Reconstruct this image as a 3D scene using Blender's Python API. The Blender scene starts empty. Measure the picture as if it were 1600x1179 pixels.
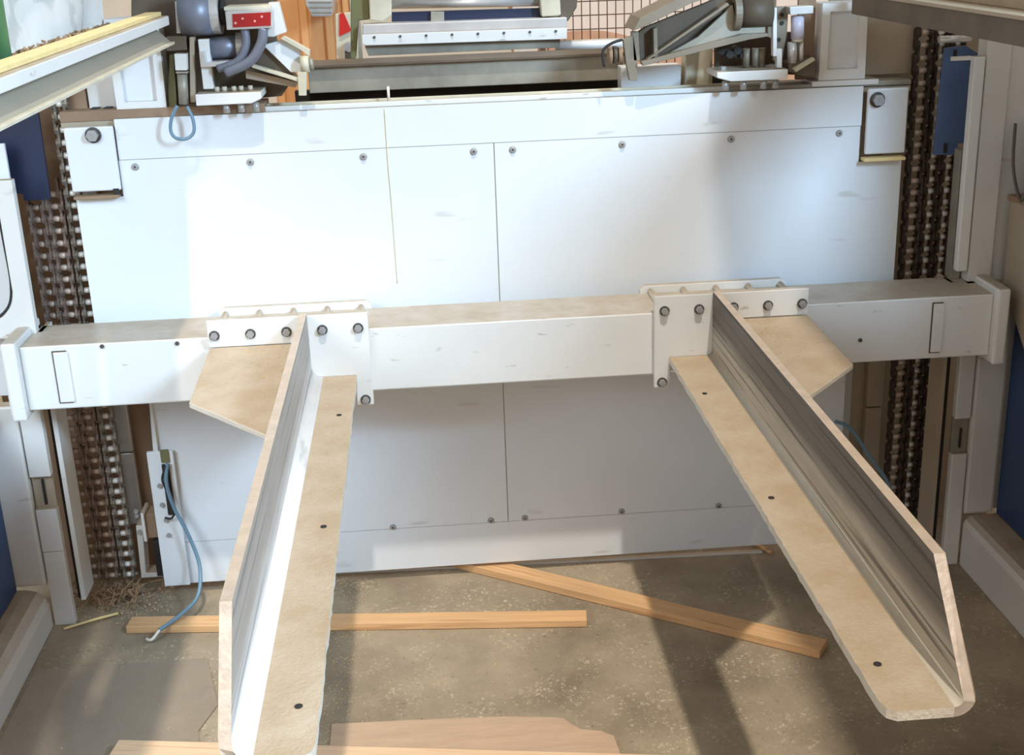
import bpy, bmesh, math, random
from mathutils import Vector, Matrix

C = bpy.context.scene
COL = C.collection
rnd = random.Random(7)

# ------------------------------------------------------------------ camera
H = 1.70                       # lens height above the floor (world z = 0 is the floor)
YAW, PIT, ROL, FPX = 0.0653977668, 0.340020691, 0.0357935638, 2001.98693
_cy, _sy, _cp, _sp = math.cos(YAW), math.sin(YAW), math.cos(PIT), math.sin(PIT)
_f = Vector((_sy*_cp, _cy*_cp, -_sp)); _r = Vector((_cy, -_sy, 0)); _d = _f.cross(_r)
_cr, _sr = math.cos(ROL), math.sin(ROL)
RIGHT = _cr*_r + _sr*_d; DOWN = -_sr*_r + _cr*_d
cam_data = bpy.data.cameras.new('camera'); cam = bpy.data.objects.new('camera', cam_data); COL.objects.link(cam)
rot = Matrix((RIGHT, -DOWN, -_f)).transposed()
cam.matrix_world = Matrix.Translation((0, 0, H)) @ rot.to_4x4()
cam_data.sensor_width = 36; cam_data.lens = FPX/1600*36; cam_data.clip_start = 0.05
C.camera = cam

# ------------------------------------------------------------------ world, sun, window light, added left fill, exposure
C.view_settings.view_transform = 'Standard'; C.view_settings.look = 'None'
C.view_settings.gamma = 1; C.view_settings.use_curve_mapping = False
C.view_settings.exposure = -0.14
w = bpy.data.worlds.new('hall_daylight'); C.world = w; w.use_nodes = True
bg = w.node_tree.nodes['Background']; bg.inputs[0].default_value = (1.0, 0.865, 0.73, 1); bg.inputs[1].default_value = .66
sun_d = bpy.data.lights.new('sun', 'SUN'); sun_d.energy = 2.6; sun_d.color = (1, .93, .82); sun_d.angle = math.radians(1.6)
sun = bpy.data.objects.new('sun', sun_d); COL.objects.link(sun)
sun.rotation_euler = Vector((-.08, .42, -1)).to_track_quat('-Z', 'Y').to_euler()
win_d = bpy.data.lights.new('open_door_light', 'AREA'); win_d.shape = 'RECTANGLE'; win_d.size = .40; win_d.size_y = .9
win_d.energy = 210; win_d.color = (.52, .76, 1)
win = bpy.data.objects.new('open_door_light', win_d); COL.objects.link(win); win.location = (2.5, .1, 2.8)
win.rotation_euler = (Vector((-.3, 3.1, .8)) - win.location).to_track_quat('-Z', 'Y').to_euler()

lfill_d = bpy.data.lights.new('left_fill_light', 'AREA'); lfill_d.shape = 'RECTANGLE'; lfill_d.size = 1.2; lfill_d.size_y = 1.4  # added fill lamp that brightens the left side, no actual gate there
lfill_d.spread = math.radians(72); lfill_d.energy = 15; lfill_d.color = (.70, .86, 1)
lfill = bpy.data.objects.new('left_fill_light', lfill_d); COL.objects.link(lfill); lfill.location = (-1.9, .9, 2.1)
lfill.rotation_euler = (Vector((-1.0, 3.0, .3)) - lfill.location).to_track_quat('-Z', 'Y').to_euler()

# ------------------------------------------------------------------ helpers
def P(px, py, Y):
    """photo point (1600x1179 frame) -> (x, z) on the vertical plane at depth Y"""
    d = RIGHT*((px-800)/FPX) + DOWN*((py-589.5)/FPX) + _f
    k = Y/d.y
    return (d.x*k, H + d.z*k)

class MB:
    def __init__(s): s.v = []; s.f = []; s.m = []; s.sm = []
    def add(s, vs, fs, mi=0, smooth=False):
        o = len(s.v); s.v += [tuple(v) for v in vs]
        for f in fs: s.f.append([o+i for i in f]); s.m.append(mi); s.sm.append(smooth)
        return s
    def box(s, x0, x1, y0, y1, z0, z1, mi=0):
        v = [(x, y, z) for z in (z0, z1) for y in (y0, y1) for x in (x0, x1)]
        return s.add(v, [(0,2,3,1),(4,5,7,6),(0,1,5,4),(2,6,7,3),(0,4,6,2),(1,3,7,5)], mi)
    def prism(s, pts, axis, a, b, mi=0):
        """pts 2-D polygon; axis 'y': (x,z), 'x': (y,z), 'z': (x,y)"""
        n = len(pts)
        def mk(p, t): return {'y': (p[0], t, p[1]), 'x': (t, p[0], p[1]), 'z': (p[0], p[1], t)}[axis]
        v = [mk(p, a) for p in pts] + [mk(p, b) for p in pts]
        fs = [tuple(range(n)), tuple(range(2*n-1, n-1, -1))] + [(i, i+n, (i+1) % n + n, (i+1) % n) for i in range(n)]
        return s.add(v, fs, mi)
    def cyl(s, p0, p1, r, n=16, r2=None, mi=0, smooth=True):
        p0, p1 = Vector(p0), Vector(p1); r2 = r if r2 is None else r2
        q = (p1-p0).to_track_quat('Z', 'Y'); v = []
        for p, rr in ((p0, r), (p1, r2)):
            for i in range(n):
                a = 2*math.pi*i/n; v.append(p + q @ Vector((rr*math.cos(a), rr*math.sin(a), 0)))
        s.add(v, [(i, (i+1) % n, (i+1) % n+n, i+n) for i in range(n)], mi, smooth)
        s.add(v, [tuple(range(n-1, -1, -1)), tuple(range(n, 2*n))], mi)
        return s
    def ring(s, p0, p1, r, ri, n=24, mi=0):
        p0, p1 = Vector(p0), Vector(p1); q = (p1-p0).to_track_quat('Z', 'Y'); v = []
        for p in (p0, p1):
            for rr in (r, ri):
                for i in range(n):
                    a = 2*math.pi*i/n; v.append(p + q @ Vector((rr*math.cos(a), rr*math.sin(a), 0)))
        fs = []
        for i in range(n):
            j = (i+1) % n
            fs += [(i, j, 2*n+j, 2*n+i), (n+j, n+i, 3*n+i, 3*n+j), (j, i, n+i, n+j), (2*n+i, 2*n+j, 3*n+j, 3*n+i)]
        return s.add(v, fs, mi, False)
    def tube(s, pts, r, n=8, mi=0):
        pts = [Vector(p) for p in pts]
        # Catmull-Rom
        out = []
        for i in range(len(pts)-1):
            p0 = pts[max(i-1, 0)]; p1 = pts[i]; p2 = pts[i+1]; p3 = pts[min(i+2, len(pts)-1)]
            for k in range(6):
                t = k/6
                out.append(.5*((2*p1)+(-p0+p2)*t+(2*p0-5*p1+4*p2-p3)*t*t+(-p0+3*p1-3*p2+p3)*t**3))
        out.append(pts[-1]); v = []
        for i, p in enumerate(out):
            t = (out[min(i+1, len(out)-1)]-out[max(i-1, 0)]).normalized()
            a = t.orthogonal().normalized() if i == 0 else (a - t*a.dot(t)).normalized()
            b = t.cross(a)
            for k in range(n):
                g = 2*math.pi*k/n; v.append(p + a*r*math.cos(g) + b*r*math.sin(g))
        fs = [(i*n+k, i*n+(k+1) % n, (i+1)*n+(k+1) % n, (i+1)*n+k) for i in range(len(out)-1) for k in range(n)]
        s.add(v, fs, mi, True)
        L = (len(out)-1)*n
        s.add(v, [tuple(range(n-1, -1, -1)), tuple(range(L, L+n))], mi)
        return s
    def build(s, name, mats, parent=None, bevel=0, local=False, origin=None, rot=None):
        """vertices are in world space (local=True: already in the object's own space)"""
        if not isinstance(mats, (list, tuple)): mats = [mats]
        off = Vector((0, 0, 0)); base = Vector((0, 0, 0))
        pr = parent
        while pr is not None: base += pr.location; pr = pr.parent
        vs = [Vector(v) for v in s.v]
        if not local:
            xs = [v.x for v in vs]; ys = [v.y for v in vs]; zs = [v.z for v in vs]
            o3 = Vector(((min(xs)+max(xs))/2, (min(ys)+max(ys))/2, min(zs)))
            vs = [v-o3 for v in vs]; off = o3-base
        elif origin is not None: off = Vector(origin)-base
        me = bpy.data.meshes.new(name); me.from_pydata([tuple(v) for v in vs], [], s.f)
        for m in mats: me.materials.append(m)
        for p, mi, sm in zip(me.polygons, s.m, s.sm): p.material_index = mi; p.use_smooth = sm
        bm = bmesh.new(); bm.from_mesh(me); bmesh.ops.remove_doubles(bm, verts=bm.verts, dist=1e-6)
        bmesh.ops.recalc_face_normals(bm, faces=bm.faces)
        if bevel:
            es = [e for e in bm.edges if len(e.link_faces) == 2 and e.calc_face_angle(0) > .6]
            bmesh.ops.bevel(bm, geom=es, offset=bevel, segments=2, profile=.5, affect='EDGES', clamp_overlap=True)
        bm.to_mesh(me); bm.free()
        o = bpy.data.objects.new(name, me); COL.objects.link(o); o.location = off
        if rot: o.rotation_euler = rot
        if parent is not None: o.parent = parent
        return o

def tag(o, label=None, cat=None, group=None, kind=None):
    if label: o['label'] = label
    if cat: o['category'] = cat
    if group: o['group'] = group
    if kind: o['kind'] = kind
    return o
def thing(name, loc, label, cat, group=None):
    o = bpy.data.objects.new(name, None); COL.objects.link(o); o.location = loc; o.empty_display_size = .05
    return tag(o, label, cat, group)
def struct(o): o['kind'] = 'structure'; return o
def dup_to(src, parent, loc):
    c = src.copy(); COL.objects.link(c); c.parent = parent; c.location = loc; return c

# ------------------------------------------------------------------ materials
def S(c):  # sRGB 0-255 -> linear
    return tuple(((v/255)/12.92 if v/255 <= .04045 else ((v/255+.055)/1.055)**2.4) for v in c) + (1,)
def mat(name, col, rough=.5, metal=0., var=.12, vscale=6., stretch=(1, 1, 1), dust=None, dcol=(196, 172, 138),
        bump=.0, bscale=40., col2=None, streak=None, emit=None):
    m = bpy.data.materials.new(name); m.use_nodes = True; nt = m.node_tree; N = nt.nodes; L = nt.links
    b = N['Principled BSDF']; b.inputs['Roughness'].default_value = rough; b.inputs['Metallic'].default_value = metal
    tc = N.new('ShaderNodeTexCoord'); mp = N.new('ShaderNodeMapping'); mp.inputs['Scale'].default_value = stretch
    L.new(tc.outputs['Object'], mp.inputs[0])
    nz = N.new('ShaderNodeTexNoise'); nz.inputs['Scale'].default_value = vscale; nz.inputs['Detail'].default_value = 7
    nz.inputs['Roughness'].default_value = .62
    L.new(mp.outputs[0], nz.inputs[0])
    cr = N.new('ShaderNodeValToRGB'); c = S(col); k = var
    cr.color_ramp.elements[0].position = .33; cr.color_ramp.elements[1].position = .67
    cr.color_ramp.elements[0].color = S(col2) if col2 else tuple(v*(1-k) for v in c[:3])+(1,)
    cr.color_ramp.elements[1].color = tuple(min(1, v*(1+k*.6)) for v in c[:3])+(1,)
    L.new(nz.outputs[0], cr.inputs[0]); out = cr.outputs[0]
    if streak:   # (colour, stretch, threshold, amount) dark scratches
        m2 = N.new('ShaderNodeMapping'); m2.inputs['Scale'].default_value = streak[1]; L.new(tc.outputs['Object'], m2.inputs[0])
        n2 = N.new('ShaderNodeTexNoise'); n2.inputs['Scale'].default_value = 5; n2.inputs['Detail'].default_value = 6
        L.new(m2.outputs[0], n2.inputs[0])
        r2 = N.new('ShaderNodeMapRange'); r2.inputs[1].default_value = streak[2]; r2.inputs[2].default_value = streak[2]+.07
        r2.inputs[4].default_value = streak[3]
        L.new(n2.outputs[0], r2.inputs[0])
        mx = N.new('ShaderNodeMixRGB'); mx.inputs[2].default_value = S(streak[0]); L.new(r2.outputs[0], mx.inputs[0]); L.new(out, mx.inputs[1]); out = mx.outputs[0]
    if dust:     # sawdust lying on upward faces
        ge = N.new('ShaderNodeNewGeometry'); sx = N.new('ShaderNodeSeparateXYZ'); L.new(ge.outputs['True Normal'], sx.inputs[0])
        r3 = N.new('ShaderNodeMapRange'); r3.inputs[1].default_value = .5; r3.inputs[2].default_value = .95; L.new(sx.outputs[2], r3.inputs[0])
        n3 = N.new('ShaderNodeTexNoise'); n3.inputs['Scale'].default_value = 9; n3.inputs['Detail'].default_value = 9; n3.inputs['Roughness'].default_value = .7
        L.new(tc.outputs['Object'], n3.inputs[0])
        r4 = N.new('ShaderNodeMapRange'); r4.inputs[1].default_value = .25; r4.inputs[2].default_value = .6
        r4.inputs[3].default_value = max(0, dust-.35); r4.inputs[4].default_value = dust; L.new(n3.outputs[0], r4.inputs[0])
        mu = N.new('ShaderNodeMath'); mu.operation = 'MULTIPLY'; L.new(r3.outputs[0], mu.inputs[0]); L.new(r4.outputs[0], mu.inputs[1])
        mx = N.new('ShaderNodeMixRGB'); mx.inputs[2].default_value = S(dcol); L.new(mu.outputs[0], mx.inputs[0]); L.new(out, mx.inputs[1]); out = mx.outputs[0]
    L.new(out, b.inputs['Base Color'])
    if bump:
        nb = N.new('ShaderNodeTexNoise'); nb.inputs['Scale'].default_value = bscale; nb.inputs['Detail'].default_value = 8; L.new(mp.outputs[0], nb.inputs[0])
        bu = N.new('ShaderNodeBump'); bu.inputs['Strength'].default_value = bump; bu.inputs['Distance'].default_value = .01
        L.new(nb.outputs[0], bu.inputs['Height']); L.new(bu.outputs[0], b.inputs['Normal'])
    if emit: b.inputs['Emission Color'].default_value = S(emit[0]); b.inputs['Emission Strength'].default_value = emit[1]
    return m

WHITE = mat('white_paint', (226, 226, 224), .42, var=.05, vscale=3, dust=.95, dcol=(160, 142, 118), streak=((150, 135, 115), (3, 3, 9), .66, .5))
PANEL = mat('panel_paint', (222, 226, 230), .38, var=.05, vscale=1.6, streak=((165, 155, 138), (1.2, 1.2, 5), .66, .35))
POST = mat('post_paint', (214, 212, 208), .5, var=.06, vscale=3, dust=.9, dcol=(165, 140, 108), streak=((150, 135, 115), (2, 2, 7), .66, .4))
DUSTY = mat('sawdust_covered_paint', (222, 214, 200), .7, var=.08, vscale=7, dust=1., dcol=(174, 153, 126), bump=.3, bscale=160, streak=((170, 140, 98), (5, 3, 3), .60, .35))
BLADE = mat('worn_blade_steel', (182, 178, 172), .42, .25, var=.16, vscale=5, stretch=(1, .8, 5), streak=((82, 76, 70), (1, .5, 34), .58, .7))
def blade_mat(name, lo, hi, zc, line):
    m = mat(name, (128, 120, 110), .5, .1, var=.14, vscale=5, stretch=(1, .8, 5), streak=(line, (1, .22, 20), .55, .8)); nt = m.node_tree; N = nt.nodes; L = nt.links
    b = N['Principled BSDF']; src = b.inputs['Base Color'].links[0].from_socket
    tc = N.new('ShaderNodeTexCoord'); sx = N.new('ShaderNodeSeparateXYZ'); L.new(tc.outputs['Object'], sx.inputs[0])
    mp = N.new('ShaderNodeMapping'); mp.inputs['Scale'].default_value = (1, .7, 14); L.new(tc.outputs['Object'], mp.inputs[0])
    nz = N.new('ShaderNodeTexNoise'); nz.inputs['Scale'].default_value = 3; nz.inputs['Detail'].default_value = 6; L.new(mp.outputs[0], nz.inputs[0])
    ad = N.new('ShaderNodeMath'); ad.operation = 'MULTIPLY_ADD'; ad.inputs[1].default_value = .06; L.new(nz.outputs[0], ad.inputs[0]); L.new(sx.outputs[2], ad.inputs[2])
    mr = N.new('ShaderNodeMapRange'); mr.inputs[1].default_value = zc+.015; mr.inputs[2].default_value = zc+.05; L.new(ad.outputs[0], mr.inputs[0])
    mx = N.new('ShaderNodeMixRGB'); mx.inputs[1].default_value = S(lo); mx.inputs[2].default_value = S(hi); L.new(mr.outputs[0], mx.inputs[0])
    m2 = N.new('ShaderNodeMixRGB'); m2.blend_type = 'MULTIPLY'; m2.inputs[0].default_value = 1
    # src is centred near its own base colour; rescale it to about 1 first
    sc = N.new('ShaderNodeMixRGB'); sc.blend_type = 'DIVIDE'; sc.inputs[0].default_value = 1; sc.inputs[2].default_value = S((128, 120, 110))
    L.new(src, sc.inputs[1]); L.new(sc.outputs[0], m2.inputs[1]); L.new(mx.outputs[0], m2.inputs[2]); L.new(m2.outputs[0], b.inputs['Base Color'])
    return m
BLADE_R = blade_mat('worn_shaded_blade_right', (184, 176, 160), (104, 97, 88), .088, (52, 48, 44))  # wear bands, with the right blade's shade darkened into the colour
BLADE_L = blade_mat('worn_lit_blade_left', (196, 192, 188), (172, 164, 156), .065, (92, 88, 84))  # same wear, lightened in colour as the lit blade
SILVW = mat('worn_bend_sun_highlight', (232, 232, 232), .45, var=.06, vscale=8, streak=((170, 170, 170), (3, 1, 8), .62, .5))  # sun reflection along the left bend, painted as white with scratches
BARE = mat('scuffed_edge_metal', (196, 180, 166), .45, .15, var=.2, vscale=30, dust=.5, dcol=(196, 172, 142), bump=.15, bscale=90)
BOLT = mat('zinc_bolt', (172, 172, 172), .35, .3, var=.2, vscale=60)
BOLTDK = mat('dark_washer', (84, 80, 76), .5, .2, var=.2, vscale=60)
CHG = mat('chain_plate_grey', (142, 134, 124), .55, .5, var=.35, vscale=40, bump=.3, bscale=200)
CHD = mat('chain_plate_greasy', (74, 62, 54), .5, .45, var=.4, vscale=40, bump=.3, bscale=200)
CHB = mat('chain_plate_rusty_brown', (138, 120, 110), .6, .4, var=.35, vscale=40, bump=.3, bscale=200)
ROLL = mat('polished_roller', (236, 234, 228), .3, .15, var=.2, vscale=50)
ROLLD = mat('dull_roller', (196, 178, 164), .4, .2, var=.3, vscale=50)
NAVY = mat('navy_guard_paint', (24, 36, 66), .45, var=.2, vscale=4, dust=.6)
BLUE = mat('blue_guard_paint', (84, 108, 150), .35, var=.25, vscale=4, dust=.5)
DARKBLUE = mat('blue_panel_paint', (34, 66, 112), .4, var=.15, vscale=4)
BLACK = mat('black_rubber_and_gaps', (42, 40, 38), .7, var=.3, vscale=20)
BROWN = mat('dusty_brown_recess', (148, 122, 98), .8, var=.2, vscale=5, bump=.2)
TAUPE = mat('taupe_steel', (172, 158, 138), .55, .1, var=.12, vscale=5, dust=.5, dcol=(176, 158, 130))
ARMD = mat('arm_dark_steel', (92, 80, 66), .6, .1, var=.2, vscale=9)
ARM = mat('arm_steel', (134, 124, 108), .5, .15, var=.15, vscale=9)
WEBG = mat('grey_web_steel', (150, 144, 130), .5, var=.08, vscale=4)
DKTAUPE = mat('dark_taupe_steel', (104, 92, 78), .55, .3, var=.25, vscale=6)
GALV = mat('weathered_galvanised', (160, 155, 142), .5, .3, var=.25, vscale=9, dust=.4, dcol=(150, 140, 120))
CREAM = mat('cream_casting', (206, 198, 176), .5, var=.15, vscale=14)
SILV = mat('bright_aluminium', (214, 214, 214), .32, .5, var=.12, vscale=12)
MOTOR = mat('motor_grey', (126, 130, 144), .42, .3, var=.18, vscale=10)
RED = mat('red_plate', (170, 30, 30), .4, var=.15, vscale=20)
REDT = mat('red_enamel', (200, 40, 34), .4, var=.15, vscale=10)
DOT = mat('pale_print', (235, 170, 165), .5)
ORANGE = mat('orange_cabinet_paint', (226, 166, 108), .5, var=.1, vscale=5, stretch=(4, 4, .6))
WIRE = mat('fence_wire', (120, 100, 84), .5, .4)
SHEET = mat('white_tarpaulin', (232, 234, 232), .6, var=.1, vscale=6, bump=.4, bscale=8, streak=((190, 196, 192), (2, 2, 3), .55, .6))
GREEN = mat('green_paint', (88, 140, 98), .5)
YEL = mat('yellow_edge_wood', (232, 208, 150), .6, var=.1, vscale=20)
CHIPS = mat('wood_chips', (150, 122, 92), .9, var=.4, vscale=60, bump=.5, bscale=90)
SAW = mat('sawdust', (214, 182, 134), .95, var=.25, vscale=80)
CABLE = mat('blue_grey_cable', (110, 140, 160), .4, var=.1)
CABLEW = mat('pale_cable_end', (226, 222, 210), .5)
OLIVE = mat('olive_recess', (112, 112, 74), .7)
WOOD = mat('pine_batten', (214, 170, 122), .65, var=.18, vscale=5, stretch=(.6, 12, 12), streak=((165, 112, 68), (.5, 10, 10), .6, .5), bump=.15, bscale=20)
WOODP = mat('fresh_sawn_pine', (226, 192, 156), .65, var=.12, vscale=5, stretch=(.6, 14, 14), streak=((186, 138, 98), (.5, 14, 14), .58, .5), bump=.15, bscale=20)
PLY = mat('torn_sheet', (188, 160, 134), .8, var=.1, vscale=6, stretch=(1, 6, 1), bump=.2)
HAYW = mat('hall_wall', (224, 222, 216), .8, var=.08, vscale=2)
BRICK = mat('pinkish_brick', (206, 160, 132), .85, var=.15, vscale=12)

def floor_material():
    m = bpy.data.materials.new('dusty_concrete'); m.use_nodes = True; nt = m.node_tree; N = nt.nodes; L = nt.links; b = N['Principled BSDF']
    b.inputs['Roughness'].default_value = .85
    tc = N.new('ShaderNodeTexCoord')
    def noise(sc, det=8, ro=.6, mp=None):
        n = N.new('ShaderNodeTexNoise'); n.inputs['Scale'].default_value = sc; n.inputs['Detail'].default_value = det; n.inputs['Roughness'].default_value = ro
        L.new((mp or tc).outputs['Object' if not mp else 0], n.inputs[0]); return n
    def ramp(src, p0, c0, p1, c1):
        r = N.new('ShaderNodeValToRGB'); r.color_ramp.elements[0].position = p0; r.color_ramp.elements[0].color = c0
        r.color_ramp.elements[1].position = p1; r.color_ramp.elements[1].color = c1; L.new(src, r.inputs[0]); return r
    a = ramp(noise(3.2).outputs[0], .34, S((128, 114, 94)), .66, S((170, 154, 130)))
    sp = ramp(noise(110, 3, .7).outputs[0], .56, (0, 0, 0, 1), .68, (1, 1, 1, 1))
    pt = ramp(noise(7, 5).outputs[0], .42, (0, 0, 0, 1), .60, (1, 1, 1, 1))
    mu = N.new('ShaderNodeMixRGB'); mu.blend_type = 'MULTIPLY'; mu.inputs[0].default_value = 1; L.new(sp.outputs[0], mu.inputs[1]); L.new(pt.outputs[0], mu.inputs[2])
    mx = N.new('ShaderNodeMixRGB'); L.new(mu.outputs[0], mx.inputs[0]); L.new(a.outputs[0], mx.inputs[1]); mx.inputs[2].default_value = S((206, 192, 164))
    dk = ramp(noise(60, 4, .7).outputs[0], .30, (1, 1, 1, 1), .40, (0, 0, 0, 1))
    sc = N.new('ShaderNodeMath'); sc.operation = 'MULTIPLY'; sc.inputs[1].default_value = .6; L.new(dk.outputs[0], sc.inputs[0])
    mx2 = N.new('ShaderNodeMixRGB'); L.new(sc.outputs[0], mx2.inputs[0]); L.new(mx.outputs[0], mx2.inputs[1]); mx2.inputs[2].default_value = S((84, 70, 56))
    L.new(mx2.outputs[0], b.inputs['Base Color'])
    bu = N.new('ShaderNodeBump'); bu.inputs['Strength'].default_value = .5; bu.inputs['Distance'].default_value = .006
    L.new(noise(70, 8, .7).outputs[0], bu.inputs['Height']); L.new(bu.outputs[0], b.inputs['Normal'])
    return m
FLOOR = floor_material()
PLATE = mat('dusty_floor_plate', (150, 135, 117), .7, var=.14, vscale=4, bump=.25, bscale=60)

# ------------------------------------------------------------------ setting
fl = struct(MB().box(-3.2, 3.6, -3.0, 12, -.05, 0).build('floor', FLOOR))
MB().prism([(-1.02, .9), (-.50, .9), (-.535, 2.30), (-.575, 2.52), (-.545, 2.62), (-.60, 2.83), (-1.02, 2.83)], 'z', 0, .004).build('floor_plate', PLATE, fl)
MB().prism([(-.42, 3.235), (.1, 3.218), (.9, 3.19), (.9, 3.204), (.1, 3.232), (-.42, 3.25)], 'z', 0, .006).build('floor_edge_strip', POST, fl)
struct(MB().box(-3.2, 3.6, 12, 12.1, 0, 4.5).build('wall_back', HAYW))
# unseen roof added to block the sun; opening shaped to outline the lit patch
op_R = [(1.06, -1.6), (1.10, 1.95), (.90, 2.28), (.90, 2.62)]
op_L = [(-.66, -1.6), (-.64, 1.95), (-.56, 2.18), (-.42, 2.30), (-.24, 2.40), (-.2, 2.62)]
struct(MB().box(1.60, 1.66, 2.10, 3.07, .152, 2.9).build('light_blocker_right', HAYW))  # unseen slab added to keep the blue light off the right side
sun_block = MB()
sun_block.prism([(2.4, -2)]+[(1.0, -2)]+op_R+[(.90, 2.9), (2.4, 2.9)], 'z', 3.2, 3.25)
sun_block.prism([(-2.0, -2), (-.66, -2)]+op_L+[(-.2, 2.9), (-2.0, 2.9)], 'z', 3.2, 3.25)
struct(sun_block.build('sun_blocker', HAYW))

# ------------------------------------------------------------------ crossbeam
BX0, BX1, BY0, BY1, BZ0, BZ1 = -.968, 1.392, 2.95, 3.125, .640, .800
t = thing('crossbeam', (.2, 3.04, BZ0), 'long white square steel beam spanning between both uprights, dusty on top', 'beam')
MB().box(BX0, BX1, BY0, BY1, BZ0, BZ1).build('beam_body', WHITE, t, .004)
for s, x0, x1 in ((-1, -1.002, -.968), (1, 1.392, 1.424)):
    MB().box(x0, x1, 2.925, 3.145, .622, .818).build('end_plate', WHITE, t, .006)
    mid = (x0+x1)/2
    MB().box(x0-.006 if s < 0 else x1-.002, x0+.002 if s < 0 else x1+.006, 2.940, 3.13, .632, .806).build('end_pad', POST, t, .002)
for x0, x1 in ((-.890, -.856), (1.24, 1.268)):
    MB().box(x0-.003, x1-.004, 2.9475, 2.951, .6555, .7865).build('strip_shadow_gap', DKTAUPE, t)
    MB().box(x0, x1, 2.944, 2.951, .658, .784).build('cover_strip', WHITE, t, .002)
for x, z in ((-.60, .789), (1.06, .70), (-.775, .792)):
    MB().cyl((x, 2.95, z), (x, 2.946, z), .005, 10).build('plug', BOLTDK, t)

# ------------------------------------------------------------------ lifting forks
def hexbolt(x, y, z, r=.0098):
    m = MB(); m.cyl((x, y, z), (x, y-.003, z), r*1.25, 20, mi=1); m.cyl((x, y-.003, z), (x, y-.012, z), r*.92, 6, mi=0, smooth=False)
    m.cyl((x, y-.012, z), (x, y-.0135, z), r*.5, 12, mi=0)
    return m
def fork(s, xb, label):
    """s=-1: blade on the left of its flange and gusset to the left; s=+1 mirrored. xb = blade's flange-side face"""
    t = thing('lifting_fork', (xb, 2.2, .675), label, 'fork', 'lifting forks on the crossbeam')
    X = lambda d: xb + s*d              # d>0 : outwards (blade side / gusset side)
    def bx(m, d0, d1, *a, **k): x0, x1 = sorted((X(d0), X(d1))); return m.box(x0, x1, *a, **k)
    outer, inner = .236, -.142
    zt = .846
    pl = [(X(inner), .611), (X(inner+.040), .611), (X(inner+.040), .688), (X(.004), .688), (X(.004), .778), (X(outer), .778), (X(outer), zt), (X(inner), zt)]
    mpl = MB().prism(pl, 'y', 2.932, 2.9495).build('mounting_plate', WHITE, t, .0025)
    bp = [(X(inner-.002), .60), (X(outer), .60), (X(outer), .808), (X(outer-.014), .818), (X(inner+.012), .818), (X(inner-.002), .808)]
    MB().prism(bp, 'y', 3.127, 3.147).build('back_plate', WHITE, t, .002)
    for i in range(5):
        d = inner+.024 + i*.0845
        MB().cyl((X(d), 2.951, .8035), (X(d), 3.127, .8035), .0075, 10).build('clamp_rod', DUSTY, t)
        hexbolt(X(d), 2.932, .808).build('bolt', [BOLT, BOLTDK], mpl)
    hexbolt(X(inner+.019), 2.932, .626).build('bolt', [BOLT, BOLTDK], mpl)
    # blade : vertical leaf with the bend down into the flange
    th = .017; R = .026 if s < 0 else .012; n = 6
    prof = [(X(th), .85), (X(0), .85)]
    prof += [(X(0), .69+R)] + [(X(-R+R*math.cos(a)), .69+R-R*math.sin(a)) for a in [math.pi/2*k/n for k in range(1, n+1)]]
    ro = R+.012
    prof += [(X(-R), .675)] + [(X(-R+(R+th)*math.sin(a)), .675+(R+th)*(1-math.cos(a))) for a in [math.pi/2*k/n for k in range(1, n+1)]]
    # front end follows a slanted cut: for each profile point choose its own front Y
    def yf(z): return 1.425 if z <= .70 else 1.425 + (z-.70)*(1.56-1.425)/.15
    m = MB(); k = len(prof)
    v = [(x, 2.931, z) for x, z in prof] + [(x, yf(z), z) for x, z in prof]
    m.add(v, [tuple(range(k)), tuple(range(2*k-1, k-1, -1))] + [(i, i+k, (i+1) % k+k, (i+1) % k) for i in range(k)])
    for i, f in enumerate(m.f):
        if i >= 2 and 2 <= i-2 <= 2+n-1: m.sm[i] = True
    # material: 0 worn leaf, 1 scuffed cut edges ; left bend carries a painted sun highlight
    m.m[1] = 1; m.m[2] = 1
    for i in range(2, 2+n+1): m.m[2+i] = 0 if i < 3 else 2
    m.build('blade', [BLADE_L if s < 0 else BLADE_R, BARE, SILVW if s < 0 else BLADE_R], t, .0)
    # flange with ragged dust-caked edge
    pts = [(X(-R), 2.931), (X(-R), 1.425)]
    pts += [(X(inner+.052), 1.425), (X(inner+.040), 1.434), (X(inner+.036), 1.45)]
    y = 1.50
    while y < 2.9:
        pts.append((X(inner+.036+rnd.uniform(-.0012, .0014)), y)); y += rnd.uniform(.012, .03)
    pts.append((X(inner+.036), 2.931))
    m = MB().prism(pts, 'z', .675, .690); m.m[1] = 0
    fo = m.build('flange', DUSTY, t)
    for yy, d in ((2.665, -.077), (2.105, -.077), (1.54, -.077)):
        MB().cyl((X(d), yy, .6905), (X(d), yy, .6915), .0058, 12).build('drilled_hole', BLACK, fo)
    # gusset
    g = [(X(.016), 2.931), (X(outer-.002), 2.931), (X(outer-.012), 2.56), (X(.030), 2.335), (X(.016), 2.335)]
    gu = MB().prism(g, 'z', .766, .778).build('gusset', DUSTY, t, .0015)
    # weld dust heaps
    m = MB()
    for _ in range(150):
        yy = rnd.triangular(2.55, 2.93, 2.92); d = rnd.triangular(.02, .22, .03); r = rnd.uniform(.0005, .0012)
        a = rnd.uniform(0, 3.14)
        p = Vector((X(d), yy, .7785)); q = p + Vector((math.cos(a), math.sin(a)*.4, 0))*r*rnd.uniform(2, 6)
        m.cyl(p, q+Vector((0, 0, .0008)), r*.6, 4, smooth=False)
    o = m.build('sawdust', SAW, gu); o['kind'] = 'stuff'
    return t
fork(-1, -.288, 'left lifting fork of dusty white steel, its blade lit bright on the inner side')
fork(1, .684, 'right lifting fork, grey scratched blade with a slanted tip and full length in view')

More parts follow.
